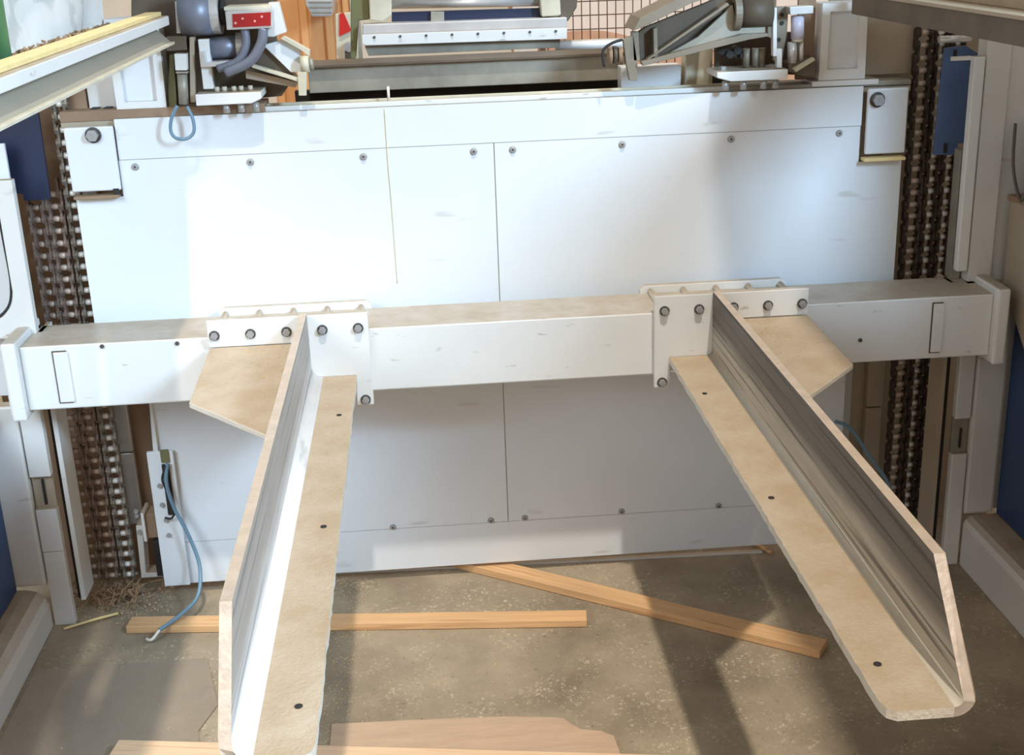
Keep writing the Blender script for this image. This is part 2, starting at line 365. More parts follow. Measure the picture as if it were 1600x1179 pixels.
# ------------------------------------------------------------------ machine panel behind the beam
t = thing('riveted_bulkhead', (.184, 3.19, .033), 'large pale blue-white riveted sheet metal panel behind the crossbeam', 'panel')
fr = [(-.762, .033), (.985, .033), (1.108, .05), (1.108, .60), (1.222, .60), (1.222, 1.100), (1.112, 1.100), (1.112, 1.289), (-.729, 1.289), (-.729, 1.102), (-.845, 1.102), (-.845, .60), (-.735, .60)]
MB().prism(fr, 'y', 3.180, 3.20).build('frame_sheet', GALV, t)
YS = 3.1775
shl = MB().prism([(-.7305, 1.190), (-.7305, 1.102), (-.845, 1.102), (-.845, .60), (-.735, .60), (-.757, .157), (.1825, .157), (.1825, 1.190)], 'y', YS, 3.1802).build('riveted_sheet', PANEL, t)
shr = MB().prism([(1.1095, 1.190), (1.1095, 1.100), (1.222, 1.100), (1.222, .60), (1.108, .60), (1.108, .157), (.1850, .157), (.1850, 1.190)], 'y', YS, 3.1802).build('riveted_sheet', PANEL, t)
MB().prism([(-.762, .033), (.985, .033), (1.108, .05), (1.108, .1555), (-.755, .1555)], 'y', YS, 3.1802).build('border_sheet', PANEL, t)
MB().box(-.729, 1.112, YS, 3.1802, 1.1915, 1.289).build('border_sheet', PANEL, t)
MB().box(-.735, -.728, 3.165, 3.180, .040, .60).build('edge_lip', WHITE, t, .001)
for x, z in ((-.693, 1.173), (-.415, 1.172), (-.139, 1.172), (.133, 1.172), (.23, 1.172), (.504, 1.172), (.779, 1.173), (1.056, 1.175),
             (-.41, .163), (-.132, .162), (.136, .163), (.229, .164), (.497, .165), (.768, .163), (1.05, .163)):
    m = MB(); m.cyl((x, 3.176, z), (x, 3.172, z), .0088, 14, .006); m.cyl((x, 3.172, z), (x, 3.1715, z), .003, 8, mi=1); m.build('rivet', [BOLT, BOLTDK], shl if x < .18 else shr)
# corner tabs with a dark slot and a big bolt
for x0, x1, xb, zt in ((-.848, -.7315, -.779, 1.275), (1.121, 1.224, 1.144, 1.283)):
    tb = MB().box(x0, x1, 3.164, 3.1772, 1.120, zt).build('corner_tab', PANEL, t, .004)
    zb = 1.256
    m = MB(); m.cyl((xb, 3.164, zb), (xb, 3.160, zb), .019, 20, mi=1); m.cyl((xb, 3.160, zb), (xb, 3.148, zb), .0145, 6, smooth=False)
    m.build('tab_bolt', [BOLT, BOLTDK], tb)
MB().box(-.845, -.737, 3.155, 3.182, 1.103, 1.110).build('slot_ledge', BROWN, t, .001)
MB().box(1.116, 1.222, 3.150, 3.182, 1.104, 1.112).build('slot_ledge', YEL, t, .001)
MB().box(-.75, -.736, 3.162, 3.182, 1.108, 1.125).build('slot_block', BLACK, t, .001)
# ledge : stepped top edge
MB().box(-.86, 1.24, 3.196, 3.30, 1.270, 1.284).build('top_ledge', TAUPE, t, .001)
MB().box(-.37, .78, 3.205, 3.215, 1.284, 1.300).build('top_lip', WHITE, t, .001)
MB().box(-.37, .78, 3.245, 3.255, 1.284, 1.302).build('top_lip', CREAM, t, .001)
MB().box(-.86, -.37, 3.195, 3.30, 1.2845, 1.3095).build('ledge_pad', BROWN, t, .001)
MB().box(.78, 1.24, 3.195, 3.30, 1.286, 1.298).build('ledge_pad', GALV, t, .001)
x, z = P(607, 148, 3.21)
MB().cyl((x, 3.21, 1.296), (x, 3.21, 1.335), .0035, 8).build('pin', CABLEW, t)
# yellow drip stain down the sheet, thin real run of dried resin
m = MB(); pts = [P(601, 170, 3.176), P(606, 250, 3.176), (P(612, 320, 3.1755)), P(618, 400, 3.1755), P(621, 442, 3.1755)]
m.tube([(a, 3.1758, b) for a, b in pts], .0012, 5); m.build('resin_run', mat('dried_resin', (226, 218, 188), .5), t)
# lower-left bracket plate with olive slot
lb = thing('sensor_bracket', (-.70, 3.17, .03), 'narrow white sensor bracket plate with an olive slot at the lower left of the panel', 'bracket')
MB().box(-.758, -.690, 3.160, 3.172, .036, .43).build('bracket_plate', PANEL, lb, .002)
MB().box(-.722, -.700, 3.156, 3.161, .400, .436).build('slot', OLIVE, lb, .001)
MB().box(-.722, -.703, 3.154, 3.161, .25, .395).build('groove', BLACK, lb, .001)
for x, z in ((-.735, .335), (-.735, .28), (-.73, .235), (-.728, .19)):
    MB().cyl((x, 3.160, z), (x, 3.154, z), .006, 10).build('bolt', BOLT, lb)
for px in ((640, 1)):
    pass

# ------------------------------------------------------------------ recess plates, rods beside the panel
def slab(name, m, label, cat, x0, x1, y0, y1, z0, z1, group=None, bev=.002):
    return tag(MB().box(x0, x1, y0, y1, z0, z1).build(name, m, None, bev), label, cat, group)
slab('recess_plate', BROWN, 'dusty brown sheet closing the recess behind the left chains', 'plate', -1.16, -.72, 3.335, 3.35, 0, 1.46)
slab('recess_plate', TAUPE, 'taupe sheet closing the recess behind the right chains', 'plate', 1.07, 1.62, 3.345, 3.36, 0, 1.55)
def guide_bar(x0, x1, y, zs, label, m):
    t = thing('guide_bar', ((x0+x1)/2, y, zs[0]), label, 'guide bar')
    for a, b in zip(zs[:-1], zs[1:]):
        MB().box(x0, x1, y, y+.02, a+.002, b-.002).build('bar_segment', m, t, .002)
    return t
guide_bar(-.874, -.826, 3.30, (.16, .377, .60, 1.1), 'pale steel guide bar just right of the left chains, below the beam', SILV)
guide_bar(1.118, 1.168, 3.29, (.10, .60, 1.10), 'pale steel bar at the panel right edge behind the gusset', SILV)
guide_bar(1.216, 1.262, 3.30, (.0, .378, .62, 1.10), 'taupe jointed guide bar left of the dark right chain', TAUPE)
g = thing('limit_switch', (-.79, 3.25, .03), 'small white limit switch housing low between left chains and panel', 'switch')
MB().prism([(-.835, .03), (-.766, .03), (-.766, .045), (-.82, .045), (-.812, .19), (-.83, .19)], 'y', 3.23, 3.28).build('bracket', POST, g, .002)
MB().box(-.800, -.766, 3.22, 3.28, .155, .225).build('housing', BROWN, g, .002)
MB().box(-.808, -.800, 3.21, 3.28, .15, .235).build('side_plate', WHITE, g, .001)
MB().box(-.785, -.766, 3.205, 3.25, .045, .15).build('slide', BLACK, g, .001)
for z in (.235, .222, .172): MB().cyl((-.822, 3.235, z), (-.822, 3.222, z), .006, 8).build('bolt', BOLT, g)

# ------------------------------------------------------------------ chains
PITCH = .03125
def link_mesh(wid, strands, mats, odd):
    m = MB(); sp = wid/strands
    for k in range(strands+1):
        for sgn in ((-1, 1) if 0 < k < strands else ((1,) if k == 0 else (-1,))):
            off = (.0040 if odd else .0095)*sgn
            xc = -wid/2+k*sp+off
            L = PITCH
            prof = []
            hr = .0125
            for c, a0 in ((0, math.pi), (L, 0)):
                for q in range(5):
                    a = a0-math.pi/2+math.pi*q/4 if c == 0 else -math.pi/2+math.pi*q/4
                    prof.append((c, a))
            pts = [(hr*math.cos(math.pi/2+math.pi*q/4), hr*math.sin(math.pi/2+math.pi*q/4)) for q in range(5)]
            poly = []
            # figure-eight outline in (y,z)
            for q in range(6): a = math.pi + math.pi*q/5; poly.append((hr*math.cos(a), hr*math.sin(a)))
            poly.append((hr*.72, L/2))
            for q in range(6): a = math.pi*q/5; poly.append((hr*math.cos(a), L+hr*math.sin(a)))
            poly.append((-hr*.72, L/2))
            m.prism(poly, 'x', xc-.0031, xc+.0031, 0)
        if k < strands:
            xa = -wid/2+k*sp+.0125
            m.cyl((xa, 0, 0), (xa+sp-.025, 0, 0), .0078, 10, mi=1)
    m.cyl((-wid/2-.001, 0, 0), (wid/2+.001, 0, 0), .0045, 6, mi=0)
    me = m.build('link', mats, None, 0, local=True)
    return me
def chain(label, x, y, wid, strands, z0, z1, mats, lean=0):
    t = thing('roller_chain', (x, y, z0), label, 'chain')
    a = link_mesh(wid, strands, mats, False); b = link_mesh(wid, strands, mats, True)
    n = int((z1-z0)/PITCH)
    for i in range(n):
        src = (a, b)[i % 2]; loc = (lean*i*PITCH, rnd.uniform(-.001, .001), .013+i*PITCH)
        if i < 2: src.parent = t; src.location = loc
        else: dup_to(src, t, loc)
    return t
chain('single strand grey roller chain on the left, nearest the panel', -.866, 3.235, .042, 1, .03, 1.42, [CHG, ROLL])
chain('wide double strand brownish roller chain at far left beside the white upright', -.936, 3.235, .092, 2, .03, 1.14, [CHB, ROLLD])
chain('single strand black greasy roller chain on the right, nearest the panel', 1.280, 3.235, .048, 1, .02, 1.45, [CHD, ROLLD])
chain('wide double strand roller chain at far right beside the right upright', 1.350, 3.245, .084, 2, .02, 1.45, [CHD, ROLL])

# ------------------------------------------------------------------ uprights, guards, plinths
def upright_left():
    t = thing('upright', (-1.02, 3.08, 0), 'left white steel upright carrying the left beam end, with a rounded cutout', 'post', 'machine uprights')
    MB().box(-1.028, -.975, 3.05, 3.075, 0, .215).build('channel_face', POST, t, .003)
    MB().box(-1.028, -.975, 3.05, 3.075, .215, .375).build('channel_face', POST, t, .003) if False else None
    MB().box(-1.028, -.975, 3.05, 3.075, .2155, .335).build('channel_face', POST, t, .002)
    MB().box(-1.028, -.975, 3.05, 3.075, .425, .80).build('channel_face', POST, t, .002)
    MB().box(-1.028, -.975, 3.064, 3.075, .335, .425).build('slot_plate', TAUPE, t, .001)
    MB().box(-1.004, -.998, 3.058, 3.066, .345, .415).build('slot_bar', BLACK, t, .001)
    MB().box(-1.16, -1.032, 3.05, 3.09, .118, .62).build('web_panel', POST, t, .008)
    MB().box(-.972, -.958, 3.10, 3.14, .05, .80).build('rubber_seal', BLACK, t, .001)
    MB().box(-.956, -.944, 3.07, 3.16, .06, .80).build('slide_rail', POST, t, .001)
    # upper plate with rounded cutout
    cx, cz, r = -1.066, .905, .07
    arc = [(cx+r*math.sin(a), cz-r*math.cos(a)) for a in [math.pi/2*k/8 for k in range(9)]]
    pts = [(-1.22, .79), (-.955, .79), (-.955, 1.175), (-.992, 1.175), (-.992, 1.19), (-.996, 1.19)] + list(reversed(arc)) + [(-1.22, .835)]
    MB().prism(pts, 'y', 3.06, 3.085).build('cutout_plate', POST, t, .002)
    MB().tube([(-.9985, 3.066, 1.19), (-.9985, 3.066, 1.05), (-.9985, 3.066, .92), (-1.02, 3.066, .86), (-1.075, 3.066, .8365), (-1.2, 3.066, .8365)], .0035, 6).build('cutout_edge_line', BLACK, t)  # dark line along the inner edge of the cutout
    MB().box(-1.30, -.98, 3.13, 3.14, .62, 1.25).build('back_web', PANEL, t, .001)
    return t
upright_left()
def upright_right():
    t = thing('upright', (1.42, 3.08, 0), 'right taupe-white steel upright carrying the right beam end, in shade', 'post', 'machine uprights')
    MB().box(1.366, 1.408, 3.05, 3.075, 0, .33).build('channel_face', POST, t, .003)
    MB().box(1.366, 1.408, 3.05, 3.075, .43, .80).build('channel_face', POST, t, .003)
    MB().box(1.366, 1.408, 3.064, 3.075, .33, .43).build('slot_plate', GALV, t, .001)
    MB().box(1.386, 1.390, 3.056, 3.066, .345, .40).build('slot_bar', BLACK, t, .001)
    MB().box(1.412, 1.495, 3.05, 3.12, .15, .80).build('web_panel', POST, t, .008)
    MB().box(1.344, 1.362, 3.10, 3.15, .05, .80).build('rubber_seal', BLACK, t, .001)
    MB().box(1.330, 1.340, 3.07, 3.16, .06, .80).build('slide_rail', TAUPE, t, .001)
    MB().box(1.340, 1.368, 3.06, 3.085, .83, 1.362).build('front_strip', WHITE, t, .003)
    MB().box(1.292, 1.340, 3.08, 3.088, 1.352, 1.362).build('strip_return', WHITE, t, .001)
    MB().box(1.372, 1.434, 3.065, 3.12, .80, 1.55).build('upper_face', POST, t, .003)
    MB().box(1.4365, 1.75, 3.075, 3.12, .15, 1.60).build('side_wing', POST, t, .003)
    MB().box(1.343, 1.366, 3.10, 3.14, .80, 1.13).build('inner_web', GALV, t, .001)
    return t
upright_right()
# blue guards over the chains
x = [P(*p, 3.19) for p in [(-10, 150), (57, 150), (80, 311), (38, 313), (37, 303), (12, 300), (-12, 240)]]
g = thing('chain_guard', (-.95, 3.19, 1.1), 'dark navy blue guard plate at the upper left over the chain', 'guard', 'blue chain guards')
MB().prism(x, 'y', 3.185, 3.193).build('guard_plate', NAVY, g, .001)
x = [P(*p, 3.19) for p in [(1471, 74), (1504, 70), (1532, 88), (1520, 222), (1492, 222), (1490, 240), (1454, 240), (1457, 205)]]
g = thing('chain_guard', (1.34, 3.19, 1.1), 'faded blue guard plate with small slots at the upper right over the chain', 'guard', 'blue chain guards')
MB().prism(x, 'y', 3.170, 3.178).build('guard_plate', BLUE, g, .001)
for px, py in ((1492, 84), (1477, 230)):
    a, b = P(px, py, 3.17); MB().box(a-.004, a+.004, 3.167, 3.1705, b-.014, b+.01).build('slot', BLACK, g)
a, b = P(1490, 61, 3.16)
sh = thing('idler_shaft', (a, 3.19, b-.02), 'small bright shaft with toothed collars above the faded blue guard', 'shaft')
MB().cyl((a-.035, 3.165, b), (a+.045, 3.165, b), .009, 14).build('shaft', SILV, sh)
for k in range(4): MB().cyl((a-.03+k*.018, 3.175, b+.022), (a-.022+k*.018, 3.175, b+.022), .012, 10).build('collar', [ROLL, BLACK][k % 2], sh)
# plinths & blue side panels, side cabinet
tag(MB().prism([(-1.032, 0), (-1.032, .066), (-1.040, .088), (-1.058, .104), (-1.085, .112), (-1.5, .114), (-1.5, 0)], 'y', -.4, 3.05).build('base_plinth', POST, None, .003), 'white machine base plinth along the left edge, dusty on top', 'plinth', 'machine base plinths')
tag(MB().prism([(1.412, 0), (1.412, .122), (1.418, .138), (1.432, .148), (1.45, .15), (1.8, .15), (1.8, 0)], 'y', -.4, 3.05).build('base_plinth', POST, None, .003), 'shaded taupe machine base plinth along the right edge with brown dust', 'plinth', 'machine base plinths')
slab('blue_cladding', DARKBLUE, 'blue side panel sliver at the far left edge', 'panel', -1.16, -1.105, .8, 3.04, .115, .62, 'blue side panels')
slab('blue_cladding', DARKBLUE, 'dark blue side panel below the shaded chute at the right edge', 'panel', 1.50, 1.55, 1.8, 3.045, .152, 1.2, 'blue side panels')
ct = thing('side_chute', (1.55, 2.2, .6), 'shaded taupe sheet metal chute with a worn brown upper rim at the right edge', 'chute')
MB().prism([(3.045, 1.02), (3.04, .80), (2.88, .655), (2.3, .45), (1.8, .45), (1.8, 1.06)], 'x', 1.455, 1.495).build('side_sheet', TAUPE, ct, .002)
MB().prism([(3.046, 1.012), (1.8, 1.055), (1.8, 1.07), (3.048, 1.026)], 'x', 1.448, 1.497).build('rim', BROWN, ct, .002)
a = [(1.452, 3.05, 1.2), (1.447, 3.03, 1.1), (1.45, 2.99, 1.03), (1.448, 2.96, 1.035), (1.46, 2.95, 1.1), (1.47, 2.98, 1.2)]
tag(MB().tube(a, .004).build('hanging_wire', DKTAUPE), 'thin dull wire looping down onto the chute rim at the right edge', 'wire')

# ------------------------------------------------------------------ floor clutter
def plank(name, p, q, w_, h, m, label, z=0, group=None, extra=None):
    """p,q = ends of the near bottom edge on the floor"""
    p = Vector((*p, z)); q = Vector((*q, z)); L = (q-p).length; a = math.atan2(q.y-p.y, q.x-p.x)
    mb = MB(); n = 8
    mb.prism([(0, 0), (w_, 0), (w_-.001, h), (.001, h)], 'x', 0, L)
    o = mb.build(name, m, None, .0018, local=True, origin=p, rot=(0, 0, a))
    return tag(o, label, 'plank', group)
plank('wooden_batten', (-.829, 2.982), (.356, 2.854), .054, .020, WOOD, 'short pine batten lying across behind the left fork', .001, 'pine battens on the floor')
plank('wooden_batten', (-.03, 3.262), (.892, 2.631), .062, .022, WOOD, 'long pine batten lying diagonally from under the panel toward the right fork', .001, 'pine battens on the floor')
plank('wooden_batten', (-.752, 2.385), (.465, 2.177), .085, .026, WOODP, 'fresh sawn pale plank along the bottom edge of the view', .005, 'pine battens on the floor')
pts = [(-.272, 2.405), (-.272, 2.499), (-.1, 2.492), (.12, 2.478), (.225, 2.462), (.250, 2.455), (.262, 2.435), (.282, 2.410), (.327, 2.396), (.352, 2.375), (.357, 2.302)]
tag(MB().prism(pts, 'z', .001, .010).build('torn_sheet', PLY, None, .0008), 'torn-edged brown fibreboard sheet just above the bottom plank', 'board')
tag(MB().tube([(-.998, 3.02, .006), (-.93, 3.045, .012), (-.87, 3.08, .008)], .004, 5).build('wood_splinter', YEL), 'thin pale wood splinter on the floor near the left upright', 'splinter')
pts = [P(1150, 838, 3.26), P(1195, 858, 3.24)]
tag(MB().tube([(pts[0][0], 3.33, .01), (pts[1][0]-.0, 3.17, .01)], .006, 5).build('wood_splinter', WOOD), 'thin brown stick poking out under the right end of the panel', 'splinter')
m = MB()
for i in range(1000):
    if i < 420: x_, y_ = rnd.gauss(-.255, .035), rnd.uniform(2.2, 3.2)
    elif i < 620: x_, y_ = rnd.gauss(-.86, .07), rnd.gauss(3.12, .05)
    else: x_, y_ = rnd.uniform(-1.0, 1.38), rnd.uniform(2.0, 3.15)
    a = rnd.uniform(0, math.pi); L = rnd.uniform(.001, .0055); r = rnd.uniform(.0005, .0013)
    zz = .005 if x_ < -.5 else .001
    x_ = max(-1.01, min(1.39, x_))
    m.cyl((x_, y_, zz), (x_+L*math.cos(a), y_+L*math.sin(a), zz+rnd.uniform(0, .003)), r, 4, smooth=False)
tag(m.build('wood_shavings', SAW), 'scattered pale sawdust and small shavings on the floor', 'shavings', kind='stuff')
m = MB()
for i in range(130):
    x_, y_ = rnd.gauss(-.90, .05), rnd.gauss(3.17, .035); a = rnd.uniform(0, 3.14); L = rnd.uniform(.01, .05)
    m.cyl((x_, y_, .004+rnd.uniform(0, .02)), (x_+L*math.cos(a), y_+L*math.sin(a), .006+rnd.uniform(0, .03)), rnd.uniform(.001, .003), 5, smooth=False)
tag(m.build('wood_debris', CHIPS), 'heap of dark bark and wood debris under the left chains', 'debris', kind='stuff')
# cable from the sensor bracket down to the floor
pts = [(-.705, 3.150, .40), (-.712, 3.140, .35), (-.70, 3.135, .28), (-.672, 3.125, .21), (-.648, 3.11, .12), (-.652, 3.06, .055), (-.69, 3.0, .035), (-.735, 2.945, .026), (-.752, 2.925, .022)]
c = thing('loose_cable', (-.70, 3.05, .0), 'blue-grey cable hanging from the lower left bracket, bare end on the floor', 'cable')
MB().tube(pts[:8], .0052).build('sheath', CABLE, c)
MB().tube([pts[7], (-.752, 2.924, .012), (-.768, 2.935, .008)], .004).build('bare_end', CABLEW, c)
MB().tube([(-.705, 3.148, .40), (-.722, 3.14, .36), (-.708, 3.14, .31), (-.70, 3.14, .27), (-.712, 3.145, .245), (-.73, 3.15, .245)], .0028).build('thin_lead', BLACK, c)
pts = [P(p[0], p[1], 3.14) for p in ((1305, 658), (1330, 670), (1360, 715), (1385, 750), (1400, 790))]
tag(MB().tube([(a, 3.14, b) for a, b in pts], .005).build('loose_cable', CABLE), 'blue-grey cable running down behind the right fork', 'cable')

# ------------------------------------------------------------------ feed rails above, coming toward the camera
def rail_left():
    t = thing('feed_rail', (-.6, 2.2, 1.46), 'white feed rail with yellow edge and chip-filled trough at the upper left', 'rail')
    y0, y1 = .7, 3.12
    MB().box(-.606, -.560, y0, y1, 1.506, 1.527).build('side_bar', WHITE, t, .002)
    MB().box(-.612, -.576, y0, y1, 1.5275, 1.536).build('top_strip', YEL, t, .001)
    MB().prism([(-.556, 1.470), (-.566, 1.470), (-.60, 1.504), (-.59, 1.504)], 'y', y0, 3.09).build('lower_web', WEBG, t, .001)
    MB().box(-.570, -.548, y0, 3.09, 1.465, 1.471).build('bottom_lip', CREAM, t, .001)
    MB().box(-.715, -.612, y0, y1, 1.500, 1.510).build('trough', DKTAUPE, t, .001)
    m = MB()
    for _ in range(900):
        x_, y_ = rnd.uniform(-.705, -.615), rnd.uniform(1.2, 3.05); a = rnd.uniform(0, 3.14); L = rnd.uniform(.008, .03)
        m.cyl((x_, y_, 1.511+rnd.uniform(0, .006)), (x_+L*math.cos(a)*.4, y_+L*math.sin(a), 1.511+rnd.uniform(0, .009)), rnd.uniform(.0015, .0035), 5, smooth=False)
    tag(m.build('wood_chips', CHIPS, t), kind='stuff')
    return t
rail_left()
# wrinkled white sheet beyond the trough
m = MB(); nx, nz = 24, 10; v = []
for i in range(nx+1):
    for j in range(nz+1):
        y_ = 1.5+i*1.72/nx; z_ = 1.505+j*.55/nz
        v.append((-.722-.012*math.sin(i*.9+j*.4)-.008*math.sin(j*1.7-i*.5), y_, z_))
k = len(v); v += [(a-.003, b, c_) for a, b, c_ in v]
fs = []
for i in range(nx):
    for j in range(nz):
        a = i*(nz+1)+j; q = (a, a+1, a+nz+2, a+nz+1); fs += [q, tuple(k+e for e in reversed(q))]
m.add(v, fs, 0, True)
tag(m.build('white_tarpaulin', SHEET), 'wrinkled white sheet hanging behind the upper left rail', 'tarpaulin')
tag(MB().cyl((-.640, 2.1, 1.511), (-.640, 2.1, 2.2), .016, 16).build('green_pipe', GREEN), 'green pipe standing at the top left corner of the view', 'pipe')
def rail_right():
    t = thing('feed_rail', (1.2, 2.2, 1.46), 'shaded taupe channel feed rail crossing the top right corner', 'rail')
    y0 = .9
    MB().box(1.045, 1.060, y0, 3.10, 1.470, 1.514).build('web', DKTAUPE, t, .001)
    MB().box(1.040, 1.30, y0, 3.10, 1.5145, 1.522).build('top_flange', TAUPE, t, .001)
    MB().box(1.06, 1.16, y0, 3.10, 1.470, 1.476).build('bottom_flange', DKTAUPE, t, .001)
    MB().box(1.302, 2.3, .3, 2.05, 1.490, 1.512).build('unseen_shade_plate', TAUPE, t, .001)  # added out of view to shade the beam's right end and floor
    MB().box(1.10, 1.118, y0, 3.09, 1.5225, 1.550).build('guide_strip', TAUPE, t, .001)
    return t
rail_right()

# ------------------------------------------------------------------ upper machinery : housings, clamps
def housing(cx, w0, w1, z0, z1, y, label):
    t = thing('machine_housing', (cx, y+.03, z0), label, 'housing', 'white machine housings')
    m = MB(); f = .020
    out = [(cx-w0/2, z0), (cx+w0/2, z0), (cx+w1/2, z1), (cx-w1/2, z1)]
    MB().prism(out, 'y', y+.012, y+.09).build('body', PANEL, t, .003)
    inn = [(cx-w0/2+f, z0+f*1.3), (cx+w0/2-f, z0+f*1.3), (cx+w1/2-f, z1-f), (cx-w1/2+f, z1-f)]
    m = MB(); v = [(a, y, b) for a, b in out]+[(a, y, b) for a, b in inn]+[(a, y+.012, b) for a, b in out]+[(a, y+.012, b) for a, b in inn]
    fs = []
    for i in range(4):
        j = (i+1) % 4; fs += [(i, j, 4+j, 4+i), (8+j, 8+i, 12+i, 12+j), (4+i, 4+j, 12+j, 12+i), (j, i, 8+i, 8+j)]
    m.add(v, fs); m.build('front_frame', WHITE, t)
    return t
housing(-.664, .118, .124, 1.300, 1.52, 3.2, 'white box housing with a recessed front under the left rail end')
MB_base = tag(MB().box(.985, 1.155, 3.19, 3.29, 1.290, 1.304).build('housing_foot', WHITE, None, .002), 'flat white foot plate under the right box housing', 'plate')
housing(1.063, .118, .114, 1.3045, 1.49, 3.2, 'white box housing with a recessed front beside the right piston')
slab('cover_sheet', TAUPE, 'plain taupe cover sheet between right housing and right chains', 'sheet', 1.128, 1.27, 3.26, 3.272, 1.305, 1.53)
slab('cover_sheet', POST, 'small pale cover sheet left of the left housing', 'sheet', -.80, -.735, 3.25, 3.262, 1.300, 1.45)
slab('cover_block', BROWN, 'dusty brown block at the far left end of the ledge', 'block', -.87, -.805, 3.25, 3.30, 1.300, 1.47)
for k, (a, b) in enumerate(((-.792, -.772), (-.76, -.742))):
    slab('rubber_foot', BLACK, ('outer' if k == 0 else 'inner')+' black rubber foot under the small pale cover sheet', 'foot', a, b, 3.22, 3.25, 1.298, 1.312, bev=.001)

def base_plate(pts, y0, y1, label, boltx, zlow):
    t = thing('bolted_pad', ((pts[0][0]+pts[2][0])/2, (y0+y1)/2, zlow), label, 'base plate', 'clamp base plates')
    MB().prism(pts, 'y', y0, y1).build('plate', WHITE, t, .002)
    for x in boltx:
        m = MB(); m.cyl((x, y0+.02, pts[0][1]), (x, y0+.02, zlow), .008, 10); m.build('foot_bolt', BOLT, t)
    for x in (boltx[0], boltx[-1]):
        m = MB(); m.cyl((x, y0+.05, pts[2][1]-.001), (x, y0+.05, pts[2][1]+.008), .010, 6, smooth=False); m.build('top_bolt', BOLT, t)
    return t
base_plate([(-.522, 1.318), (-.392, 1.318), (-.368, 1.328), (-.368, 1.345), (-.522, 1.345)], 3.13, 3.25, 'thick white base plate on bolts under the left clamp arm', (-.455, -.42, -.385), 1.296)
base_plate([(.765, 1.320), (.905, 1.320), (.905, 1.344), (.73, 1.344), (.73, 1.330)], 3.13, 3.25, 'thick white base plate on bolts under the right clamp arm', (.755, .80, .85, .88), 1.297)

